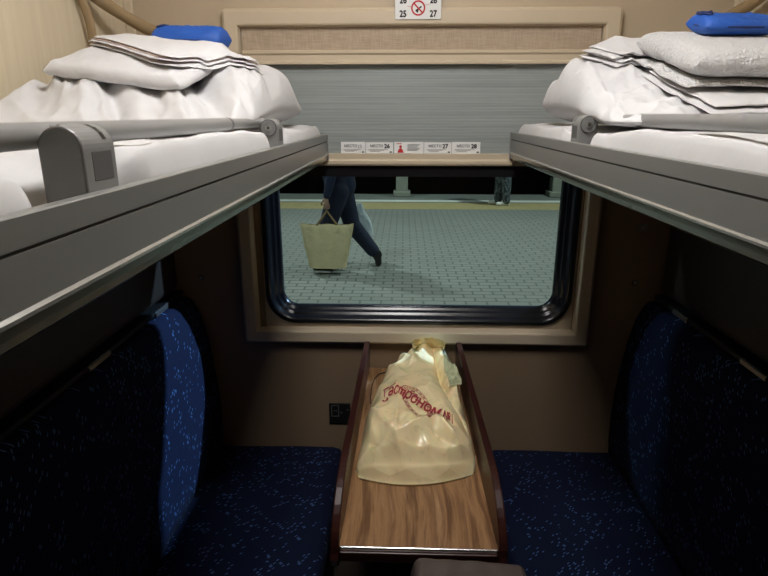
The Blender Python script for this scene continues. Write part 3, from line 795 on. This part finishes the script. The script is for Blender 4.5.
# ------------------------------------------------------------------ plastic bag on the table
BZ = .7512
def lerp_tab(tab, v):
    for (a, x), (b, y) in zip(tab, tab[1:]):
        if v <= b: 
            k = (v-a)/(b-a); k = k*k*(3-2*k)*.5+k*.5
            return x+(y-x)*k
    return tab[-1][1]
LT = [(0, -.096), (.06, -.105), (.20, -.098), (.45, -.088), (.70, -.060), (.85, -.024), (.95, .004), (1, .034)]
RT = [(0, .168), (.06, .177), (.20, .1775), (.45, .172), (.70, .168), (.85, .162), (.95, .152), (1, .126)]
HT = [(0, .004), (.03, .038), (.07, .072), (.14, .094), (.24, .107), (.40, .112), (.60, .106), (.80, .104), (.93, .106), (.98, .100), (1, .070)]
YT0, YT1 = 1.112, 1.732
CREASE = [(-.098, 1.30, -.012, 1.165, .012, .018), (-.012, 1.165, .085, 1.235, .011, .016), (.085, 1.235, .150, 1.15, .012, .016), (-.012, 1.165, .02, 1.10, .007, .012),
          (-.005, 1.38, -.012, 1.165, .006, .010), (.10, 1.68, .125, 1.36, -.022, .014), (.125, 1.36, .158, 1.24, -.010, .012), (.150, 1.60, .150, 1.36, .010, .010),
          (-.05, 1.56, .01, 1.46, .007, .012), (.06, 1.20, .13, 1.17, -.006, .010), (.02, 1.52, .06, 1.64, .008, .012), (-.085, 1.19, -.03, 1.14, -.006, .012)]
def bag_pt(p, q):
    v = (q+1)/2
    L, R = lerp_tab(LT, v), lerp_tab(RT, v); u = (p+1)/2
    x = L+(R-L)*u
    fr = .035*(u-.42)**2*4*(1-v)**6                    # the front edge bulges forward in the middle
    y = YT0+fr+(YT1-YT0)*v
    side = max(0, 1-abs(p)**(6-2.6*v))**.55
    h = lerp_tab(HT, v)*side
    h *= (1-.10*sstep(.1, 1, p)*(1-v))
    # creases: broad facets, a long ridge up the left third and folds at the right shoulder
    env = min(1, side*1.3)*sstep(0, .10, v)*(1-.55*sstep(.93, 1, v))
    f = .013*(ridge(N(x*9+y*3, y*5, 2))-.55)+.007*(ridge(N(x*21-y*8, y*11, 5))-.5)
    f += 0
    f += .008*math.sin(p*9+v*3)*sstep(.72, .95, v)
    for xa, ya, xb, yb, am, wd in CREASE:
        dx, dy = xb-xa, yb-ya; L2 = dx*dx+dy*dy; k = max(0, min(1, ((x-xa)*dx+(y-ya)*dy)/L2))
        d = math.hypot(x-xa-k*dx, y-ya-k*dy); f += 2.1*am*math.exp(-d/wd)*(.35+.65*math.sin(PI*min(1, max(0, k*.9+.05))))
    txt = math.exp(-((x-.035)/.065)**4-((y-1.30)/.055)**4)   # taut where the print is
    f *= (1-.75*txt)
    top = BZ+max(.003, h+f*env)
    return (x, y, top, BZ+.012*(1-side)*0+.0004)
def bag_h(x, y):
    """height of the bag's upper skin over (x, y)"""
    v = (y-YT0)/(YT1-YT0)
    for _ in range(4):
        L, R = lerp_tab(LT, v), lerp_tab(RT, v); u = max(.0, min(1, (x-L)/(R-L)))
        v = max(0, min(1, (y-YT0-.035*(u-.42)**2*4*(1-v)**6)/(YT1-YT0)))
    return bag_pt(2*u-1, 2*v-1)[2]
t = thing('plastic_bag', 'cream plastic carrier bag with red lettering lying on the table', 'bag', (.037, 1.40, .75))
mb = MB(); mb.puff(bag_pt, 150, 190)
mb.build('bag_body', M['bag'], t)
# gathered mouth and film handle at the top
mb = MB()
def mouth(u, v):
    a = PI*(u*1.15-.08); r = .040+.010*N(u*6, v*3)
    return (.083+(r+.010*v)*1.05*math.cos(a), 1.706-.030*v+.012*math.sin(a)+.006*N(u*9, v*4), BZ+.088+.016*math.sin(a)*v+.026*v-.006*N(u*12, 3))
mb.sheet(mouth, 40, 10)
mb.sheet(lambda u, v: (mouth(u, v)[0]*.93+.006, mouth(u, v)[1]-.014, mouth(u, v)[2]-.004), 40, 10)
mb.build('gathered_mouth', M['bag'], t)
mb = MB()
mb.sheet(lambda u, v: (.128+.034*u+.004*math.sin(v*9), 1.42+.28*v, bag_h(min(.150, .128+.030*u), 1.42+.28*v)+.004+.006*ridge(N(u*4, v*14, 2))*math.sin(PI*min(1, v*1.2))), 14, 60)
mb.build('film_fold', M['film'], t)
# lettering  (italic script climbing then running down to the right), over an oval badge
mb = MB()
base = [(-.045, 1.325), (-.020, 1.332), (.004, 1.324), (.033, 1.290), (.067, 1.250), (.102, 1.222), (.127, 1.216)]
def path_pt(s):
    k = max(0, min(len(base)-1.001, s*(len(base)-1))); i = int(k); f = k-i
    p0 = Vector(base[max(0, i-1)]); p1 = Vector(base[i]); p2 = Vector(base[i+1]); p3 = Vector(base[min(len(base)-1, i+2)])
    return .5*((2*p1)+(p2-p0)*f+(2*p0-5*p1+4*p2-p3)*f*f+(3*p1-p0-3*p2+p3)*f**3)
TL = .190
def on_path(x, y):
    s = x/TL; p = path_pt(s); d = (path_pt(min(1, s+.02))-path_pt(max(0, s-.02))).normalized(); n_ = Vector((-d.y*.25, 1.0))
    q = p+n_*y*2.05
    return (q.x, q.y, bag_h(q.x, q.y)+.0026)
mb.text('Гасmроном', lambda x, y: on_path(.0+x*.80, y), .0340, 0, .30, 0, .0006, .96, False)
mb.text('№1', lambda x, y: on_path(x*.80+.154, y), .0245, 0, .1, 0, .0007, .95, False)
def swash(pts, w):
    for (xa, ya), (xb, yb) in zip(pts, pts[1:]):
        d = Vector((xb-xa, yb-ya)).normalized(); n_ = Vector((-d.y, d.x))*w/2
        mb.add([(x_, y_, bag_h(x_, y_)+.0016) for x_, y_ in ((xa+n_.x, ya+n_.y), (xa-n_.x, ya-n_.y), (xb-n_.x, yb-n_.y), (xb+n_.x, yb+n_.y))], [(0, 1, 2, 3)], 0)
swash([(-.049+.034*k/8, 1.374+.018*k/8-.006*math.sin(PI*k/8)) for k in range(9)], .005)
swash([(-.041+.006*math.cos(a), 1.317+.012*math.sin(a)) for a in [PI*.1-k*PI/8 for k in range(9)]], .005)
# oval badge, tilted
def oval(rx, ry, w, m, a0=0, a1=2*PI, n=48):
    ct, st = math.cos(.62), math.sin(.62); vs = []
    for k in range(n+1):
        a = a0+(a1-a0)*k/n
        for dr in (-w/2, w/2):
            ex, ey = (rx+dr)*math.cos(a), (ry+dr)*math.sin(a)
            x, y = .038+ex*.8+ey*.0-ey*.16, 1.300+(-ex*.55+ey*1.0)
            vs.append((x, y, bag_h(x, y)+.0011))
    mb.add(vs, [(2*k, 2*k+1, 2*k+3, 2*k+2) for k in range(n)], m)
oval(.044, .079, .0030, 1); oval(.032, .064, .0026, 1)
for k in range(22):
    a = 2*PI*k/22
    oval(.038, .0715, .0062, 1, a-.075, a+.075, 3)
for k, ln in enumerate((.010, .016, .018, .014)):
    y = 1.352-.014*k; x = .030+.004*k
    swash2 = [(x-ln*.5, y+.004), (x+ln*.5, y-.004)]
    (xa, ya), (xb, yb) = swash2
    mb.add([(x_, y_, bag_h(x_, y_)+.0012) for x_, y_ in ((xa, ya+.004), (xa, ya-.004), (xb, yb-.004), (xb, yb+.004))], [(0, 1, 2, 3)], 1)
mb.build('printed_logo', [M['redsoft'], M['pinkprint']], t, recalc=False)
# thin cord loop lying beside the bag
mb = MB(); mb.tube([(-.052, 1.700, .7535), (-.070, 1.690, .7535), (-.084, 1.655, .7535), (-.090, 1.60, .7535), (-.091, 1.54, .7535), (-.088, 1.49, .7535)], .0016, 0, 8)
tag(mb.build('cord_loop', M['cord']), 'thin dark cord loop on the tabletop left of the bag', 'cord')

# ------------------------------------------------------------------ leather bag on the floor under the table edge
t = thing('leather_bag', 'grey-brown leather bag with dark piping standing in the aisle before the table edge', 'bag', (.128, .755, 0))
def lb(p, q):
    x = .128+.118*p*(1+.02*N(q*2, 1)); y = .752+.147*q
    r = (max(0, 1-abs(p)**20)**.5)*(max(0, 1-abs(q)**24)**.5)
    top = .764-.006*p+.004*(1-q*q)+.005*N(p*3, q*3, 6)
    return (x, y,   .36+(top-.36)*r, .36-.358*r)
mb = MB(); mb.puff(lb, 60, 60); mb.build('leather_body', M['leather'], t)
for sg in (-1, 1):
    mb = MB(); mb.tube([(lb(sg*.955, q)[0], lb(sg*.955, q)[1], lb(sg*.955, q)[2]+.002) for q in [-.985+1.97*k/30 for k in range(31)]], .0045, 0, 8)
    mb.build('piping', M['leatherd'], t)
mb = MB(); mb.tube([(lb(p, .955)[0], lb(p, .955)[1], lb(p, .955)[2]+.001) for p in [-.9+1.8*k/20 for k in range(21)]], .003, 0, 8); mb.build('seam', M['leatherd'], t)

# ------------------------------------------------------------------ ceiling lamp
t = thing('ceiling_lamp', 'flat rectangular ceiling lamp over the aisle', 'lamp', (-.01, .80, 2.42))
mb = MB(); mb.box(-.165, .145, .535, 1.065, 2.385, 2.4195, 0, .006); mb.build('lamp_housing', M['white'], t)
mb = MB(); mb.box(-.15, .13, .55, 1.05, 2.372, 2.3845, 0, .003); mb.build('diffuser', M['lamp'], t)

# ------------------------------------------------------------------ outside: platform
PZ = -.20
mb = MB(); mb.box(-22, 22, 2.05, 11.05, PZ-.3, PZ); struct('platform', mb, M['paver'])
mb = MB(); mb.box(-22, 22, 11.05, 11.90, PZ-.3, PZ+.002); struct('trim_3', mb, M['yline'])
mb = MB(); mb.box(-22, 22, 12.02, 12.30, PZ-.3, PZ+.001); struct('trim_4', mb, M['wline'])
mb = MB(); mb.box(-22, 22, 11.90, 12.02, PZ-.3, PZ); mb.box(-22, 22, 12.30, 13.25, PZ-.3, PZ); mb.box(-22, 22, 13.1, 13.25, PZ-1.1, PZ-.3); struct('platform_edge', mb, M['kerb'])
mb = MB(); mb.box(-22, 22, -1, 24, -1.5, -1.3); struct('ground', mb, M['track'])
mb = MB(); mb.box(-22, 22, 20, 20.3, -1.3, 5); struct('station_wall', mb, M['stwall'])
def pillar(x, y, w, zb, label):
    mb = MB(); mb.box(x-w/2, x+w/2, y-w/2, y+w/2, zb, 4.5, 0, .02); mb.box(x-w*.72, x+w*.72, y-w*.72, y+w*.72, zb, zb+.12, 0, .02)
    tag(mb.build('platform_pillar', M['pillar']), label, 'pillar', 'platform pillars')
pillar(-.03, 12.90, .26, PZ+.0005, 'pale square pillar on the platform edge near the window centre')
pillar(3.41, 12.98, .30, PZ+.0005, 'pale square pillar on the platform edge right of the standing person')

# ------------------------------------------------------------------ people
def caps(b, p0, p1, r0, r1, n=14, sc=(1, 1)):
    P0, P1 = Vector(p0), Vector(p1); ax = P1-P0; L = ax.length
    q = ax.to_track_quat('Z', 'Y').to_matrix().to_4x4(); T = Matrix.Translation(P0) @ q
    rings = []; m = 5
    for k in range(m): a = PI/2*(1-k/m); rings.append((-r0*math.sin(a), r0*math.cos(a)))
    for k in range(7): f = k/6; rings.append((L*f, r0+(r1-r0)*f))
    for k in range(1, m+1): a = PI/2*k/m; rings.append((L+r1*math.sin(a), r1*math.cos(a)))
    prev = None
    for z, r in rings:
        r = max(r, 1e-4)
        cur = [b.verts.new(T @ Vector((r*math.cos(2*PI*i/n)*sc[0], r*math.sin(2*PI*i/n)*sc[1], z))) for i in range(n)]
        if prev:
            for i in range(n): b.faces.new((prev[i], prev[(i+1) % n], cur[(i+1) % n], cur[i]))
        else: b.faces.new(cur[::-1])
        prev = cur
    b.faces.new(prev)
def ell(b, c, r, rot=None):
    T = Matrix.Translation(Vector(c)) @ (rot or Matrix.Identity(4)) @ Matrix.Diagonal((*r, 1))
    bmesh.ops.create_uvsphere(b, u_segments=20, v_segments=14, radius=1, matrix=T)
def fuse(name, b, mat, parent, voxel=.014, smooth=4):
    """join overlapping volumes into one continuous smooth surface"""
    me = bpy.data.meshes.new(name); b.to_mesh(me); b.free()
    o = bpy.data.objects.new(name, me); COL.objects.link(o)
    r = o.modifiers.new('r', 'REMESH'); r.mode = 'VOXEL'; r.voxel_size = voxel; r.use_smooth_shade = True
    sm = o.modifiers.new('s', 'SMOOTH'); sm.factor = .5; sm.iterations = smooth
    bpy.context.view_layer.update()
    m2 = bpy.data.meshes.new_from_object(o.evaluated_get(bpy.context.evaluated_depsgraph_get()))
    bpy.data.objects.remove(o); bpy.data.meshes.remove(me)
    m2.name = name; m2.materials.clear(); m2.materials.append(mat)
    for p in m2.polygons: p.use_smooth = True
    o = bpy.data.objects.new(name, m2); COL.objects.link(o); o.parent = parent
    return o
def person(label, loc, J, mats, voxel=.012):
    """J: joints in local metres; the person faces -x"""
    t = thing('person', label, 'person', loc)
    V = {k: Vector(v) for k, v in J.items()}
    pel, che, nk, hd = V['pelvis'], V['chest'], V['neck'], V['head']
    b = bmesh.new()                                    # the body itself
    caps(b, pel, che, .115, .125, sc=(.8, 1.1)); caps(b, che, nk, .10, .055); caps(b, nk, hd, .052, .05)
    ell(b, hd+Vector((0, 0, .04)), (.098, .076, .118)); ell(b, hd+Vector((-.045, 0, -.035)), (.052, .052, .055))
    ell(b, hd+Vector((-.102, 0, .015)), (.020, .013, .022)); ell(b, hd+Vector((-.092, 0, -.030)), (.012, .024, .008))
    for sg in (-1, 1):
        ell(b, hd+Vector((.012, sg*.076, .020)), (.020, .010, .030))
        ell(b, hd+Vector((-.085, sg*.032, .055)), (.014, .022, .008))
    for sd in ('l', 'r'):
        caps(b, che+Vector((0, 0, .08)), V['sh_'+sd], .07, .055); caps(b, V['sh_'+sd], V['el_'+sd], .050, .040); caps(b, V['el_'+sd], V['wr_'+sd], .040, .027)
        caps(b, pel, V['hip_'+sd], .10, .09); caps(b, V['hip_'+sd], V['kn_'+sd], .085, .055); caps(b, V['kn_'+sd], V['an_'+sd], .055, .036)
        caps(b, V['an_'+sd], V['to_'+sd], .036, .026)
        w, h = V['wr_'+sd], V['ha_'+sd]; d = (h-w).normalized()
        sdv = d.cross(Vector((0, 1, 0))); sdv = sdv.normalized() if sdv.length > .1 else Vector((1, 0, 0))
        caps(b, w, w+d*.075, .026, .036, sc=(1, .7))
        bend = Vector((0, .035 if sd == 'l' else -.035, 0))
        for i, (off, ln) in enumerate(((-.030, .060), (-.010, .070), (.011, .066), (.030, .052))):
            r0 = w+d*.085+sdv*off; r1 = r0+d*ln*.55; r2 = r1+d*ln*.25+bend*.8
            caps(b, r0, r1, .0105, .0098, 8); caps(b, r1, r2, .0098, .0085, 8)
        r0 = w+d*.030+sdv*(-.030); caps(b, r0, r0+d*.035-sdv*.028, .012, .011, 8); caps(b, r0+d*.035-sdv*.028, r0+d*.065-sdv*.030+bend*.4, .011, .009, 8)
    body = fuse('body', b, mats['skin'], t, .0085, 3)
    b = bmesh.new()                                    # trousers
    caps(b, pel+Vector((0, 0, .05)), pel, .150, .150, sc=(.78, 1.1))
    for sd in ('l', 'r'):
        caps(b, pel, V['hip_'+sd], .135, .128); caps(b, V['hip_'+sd], V['kn_'+sd], .128, .098)
        an = V['kn_'+sd].lerp(V['an_'+sd], .97); caps(b, V['kn_'+sd], an, .098, .080)
    fuse('trousers', b, mats['trousers'], t, voxel, 4)
    b = bmesh.new()                                    # jacket
    caps(b, pel+Vector((0, 0, .02)), che, .165, .165, sc=(.80, 1.1)); caps(b, che, nk-Vector((0, 0, .045)), .15, .085)
    for sd in ('l', 'r'):
        caps(b, che+Vector((0, 0, .08)), V['sh_'+sd], .095, .080); caps(b, V['sh_'+sd], V['el_'+sd], .076, .062)
        caps(b, V['el_'+sd], V['el_'+sd].lerp(V['wr_'+sd], .93), .060, .044)
    fuse('jacket', b, mats['jacket'], t, voxel, 4)
    b = bmesh.new()                                    # hair
    ell(b, hd+Vector((.020, 0, .070)), (.100, .084, .100)); ell(b, hd+Vector((.055, 0, .02)), (.062, .078, .085))
    fuse('hair', b, mats['hair'], t, .011, 2)
    for sg in (-1, 1):
        b = bmesh.new(); ell(b, hd+Vector((-.0915, sg*.031, .040)), (.006, .011, .007))
        e = MB(); e.bm(b, 0, True); e.build('eye', M['eye'], t).location = (0, 0, 0)
    for sd in ('l', 'r'):
        an, to = V['an_'+sd], V['to_'+sd]; d = (to-an); 
        dd = Vector((d.x, d.y, d.z)).normalized(); heel = V.get('he_'+sd, an+Vector((.055, 0, -.055)))
        b = bmesh.new()
        caps(b, heel, to, .042, .042); caps(b, an+Vector((0, 0, .02)), heel.lerp(to, .25), .058, .050); caps(b, an+Vector((0, 0, .01)), heel.lerp(to, .66), .052, .044)
        fuse('shoe', b, mats['shoe'], t, .009, 3)
    return t
Z0 = 0
# the walker: heading left, right leg trailing with the heel raised; near (left) hand carries the tote
JW = dict(pelvis=(.02, 0, .95), chest=(-.05, 0, 1.27), neck=(-.08, 0, 1.47), head=(-.11, 0, 1.585),
          sh_l=(-.05, -.19, 1.40), el_l=(-.05, -.235, 1.12), wr_l=(-.11, -.25, .87), ha_l=(-.115, -.25, .76),
          sh_r=(-.05, .19, 1.40), el_r=(.05, .235, 1.13), wr_r=(.02, .24, .88), ha_r=(.01, .24, .77),
          hip_l=(.0, -.085, .91), kn_l=(-.135, -.09, .50), an_l=(-.12, -.09, .085), to_l=(-.29, -.095, .040), he_l=(-.10, -.09, .042),
          hip_r=(.03, .085, .91), kn_r=(.135, .09, .50), an_r=(.385, .09, .185), to_r=(.445, .09, .042), he_r=(.44, .09, .165))
WX, WY = -.735, 6.62
person('person in navy clothes walking left along the platform with bags', (WX, WY, PZ), JW, dict(skin=M['skin'], trousers=M['navy'], jacket=M['navyj'], hair=M['hairm'], shoe=M['shoe']))
# the one waiting further back, facing left, only legs seen below the blind
JS = dict(pelvis=(0, 0, .93), chest=(.0, 0, 1.27), neck=(-.01, 0, 1.47), head=(-.03, 0, 1.585),
          sh_l=(0, -.19, 1.40), el_l=(.03, -.23, 1.12), wr_l=(-.03, -.23, .87), ha_l=(-.04, -.23, .76),
          sh_r=(0, .19, 1.40), el_r=(.03, .23, 1.12), wr_r=(-.03, .23, .87), ha_r=(-.04, .23, .76),
          hip_l=(.02, -.085, .90), kn_l=(.045, -.09, .49), an_l=(.06, -.09, .085), to_l=(-.10, -.10, .040), he_l=(.095, -.09, .042),
          hip_r=(-.02, .085, .90), kn_r=(-.05, .09, .49), an_r=(-.075, .09, .085), to_r=(-.23, .11, .040), he_r=(-.04, .09, .042))
person('person in mottled jeans and white sneakers standing by the yellow line', (1.98, 11.62, PZ), JS, dict(skin=M['skin'], trousers=M['denim'], jacket=M['coat'], hair=M['hairm'], shoe=M['sneaker']))

# tote hanging from the near hand
def tote():
    cx, cy = WX-.115, WY-.265
    zb = PZ+.075
    t = thing('tote_bag', 'large yellow tote bag carried by the walking person', 'bag', (cx, cy, zb))
    Hh = .50
    mb = MB()
    def side(sg):
        def fn(u, v):
            x = (u-.5)*2; w = .215+.085*v
            y = sg*(.075*(1-v)**.6*(1-abs(x)**6)+.020*v)+.012*N(x*2.5, v*1.2+sg, 3)*(v)+.007*math.sin(x*13+sg)*v*v
            dip = .010*math.sin(min(1, abs(x)*1.0)*PI)*v**4
            return (cx+x*w+.012*N(v*3, x*2, 8), cy+y, zb+v*Hh-dip+.004*abs(x)**3*v)
        return fn
    for sg in (-1, 1): mb.sheet(side(sg), 40, 30)
    mb.sheet(lambda u, v: (cx+(u-.5)*2*.214, cy+(v-.5)*2*.075*(1-abs((u-.5)*2)**6), zb+.0005), 40, 6)
    mb.build('bag_body', M['tote'], t, recalc=False)
    hx, hy, hz = WX-.118, WY-.243, PZ+.715
    for sg in (-1, 1):
        mb = MB(); p = []
        for k in range(25):
            f = k/24; a = (f-.5)*2
            xx = cx+a*.125*(1-.55*(1-abs(a)**2.2)) if False else cx+a*.125
            zz = zb+Hh-.03+(hz-(zb+Hh-.03))*(1-abs(a)**1.5); yy = cy+sg*.022*abs(a)+(hy-cy)*(1-abs(a))
            p.append((cx+(xx-cx)*(abs(a)**.6), yy, zz))
        mb.tube(p, .012, 0, 8, scale=(.4, 1)); mb.build('handle', M['totehandle'], t)
tote()
def wbag():
    cx, cy, zt = WX+.07, WY+.305, PZ+.775
    t = thing('carrier_bag', 'crumpled white plastic bag swinging behind the walking person', 'bag', (cx+.1, cy, zt-.5))
    def fn(p, q):
        v = (q+1)/2; w = .165*(.35+.65*math.sin(min(1, v*1.15+.12)*PI*.72))
        x = cx+.03+.17*(1-v)+p*w*1.0; z = zt-.52+.47*v
        r = max(0, 1-abs(p)**2.4)**.5*max(0, 1-abs(q)**5)**.5
        th = .075*r*(1-.6*v)
        return (x, z, cy+th+.012*N(p*4, q*5), cy-th+.010*N(p*5, q*4))
    mb = MB(); mb.puff(fn, 36, 40); mb.v = [(x, y, z) for x, z, y in mb.v]; mb.build('bag_body', M['wbag'], t)
    mb = MB(); mb.tube([(cx+.03, cy, zt-.07), (cx-.03, cy-.03, zt+.0), (cx-.055, cy-.06, zt+.005)], .009, 0, 8); mb.build('handle', M['wbag'], t)
wbag()

# ------------------------------------------------------------------ lights outside, sky, camera
def lamp(name, loc, power, col, r=.15):
    l = bpy.data.lights.new(name, 'POINT'); l.energy = power; l.color = col; l.shadow_soft_size = r
    o = bpy.data.objects.new(name, l); COL.objects.link(o); o.location = loc
COOL = (.90, 1.0, .94)
def downlight(loc, power, col, half):
    l = bpy.data.lights.new('platform_spot', 'SPOT'); l.energy = power; l.color = col; l.shadow_soft_size = .25
    l.spot_size = 2*half; l.spot_blend = .35
    o = bpy.data.objects.new('platform_spot', l); COL.objects.link(o); o.location = loc
def flood(loc, aim, power, col, half, r=.12):
    l = bpy.data.lights.new('platform_floodlight', 'SPOT'); l.energy = power; l.color = col; l.shadow_soft_size = r
    l.spot_size = 2*half; l.spot_blend = .5
    o = bpy.data.objects.new('platform_floodlight', l); COL.objects.link(o); o.location = loc
    o.rotation_euler = (Vector(aim)-Vector(loc)).to_track_quat('-Z', 'Y').to_euler()
flood((6.2, 4.9, 6.0), (0, 1.8, 1.2), 14000, (.42, .64, 1.0), math.radians(14))
flood((-6.5, 4.4, 6.0), (0, 1.8, 1.2), 1300, (.6, .8, 1.0), math.radians(14), .3)
for x in (-12, -4.5, 4.5, 13): downlight((x, 9.3, 6.2), 1050, COOL, math.radians(52))
for x in (-9, -3.2, 3.5, 10): downlight((x, 4.0, 6.2), 360, COOL, math.radians(48))  # near row added to brighten the tote from the train side
w = bpy.data.worlds.new('night'); SC.world = w; w.use_nodes = True
bg = w.node_tree.nodes['Background']; bg.inputs[0].default_value = (.012, .018, .024, 1); bg.inputs[1].default_value = .35

F = 577.0
pitch = math.atan((288-114)/F); yaw = math.atan((404-384)*math.cos(pitch)/F)
cd = bpy.data.cameras.new('camera'); cam = bpy.data.objects.new('camera', cd); COL.objects.link(cam)
cam.location = (0, 0, 1.55); cam.rotation_euler = (PI/2-pitch, 0, yaw)
cd.sensor_fit = 'HORIZONTAL'; cd.sensor_width = 36; cd.lens = 36*F/768; cd.clip_start = .02; cd.clip_end = 200
SC.camera = cam
vs = SC.view_settings
vs.view_transform = 'Standard'; vs.look = 'None'; vs.exposure = 0; vs.gamma = 1; vs.use_curve_mapping = False
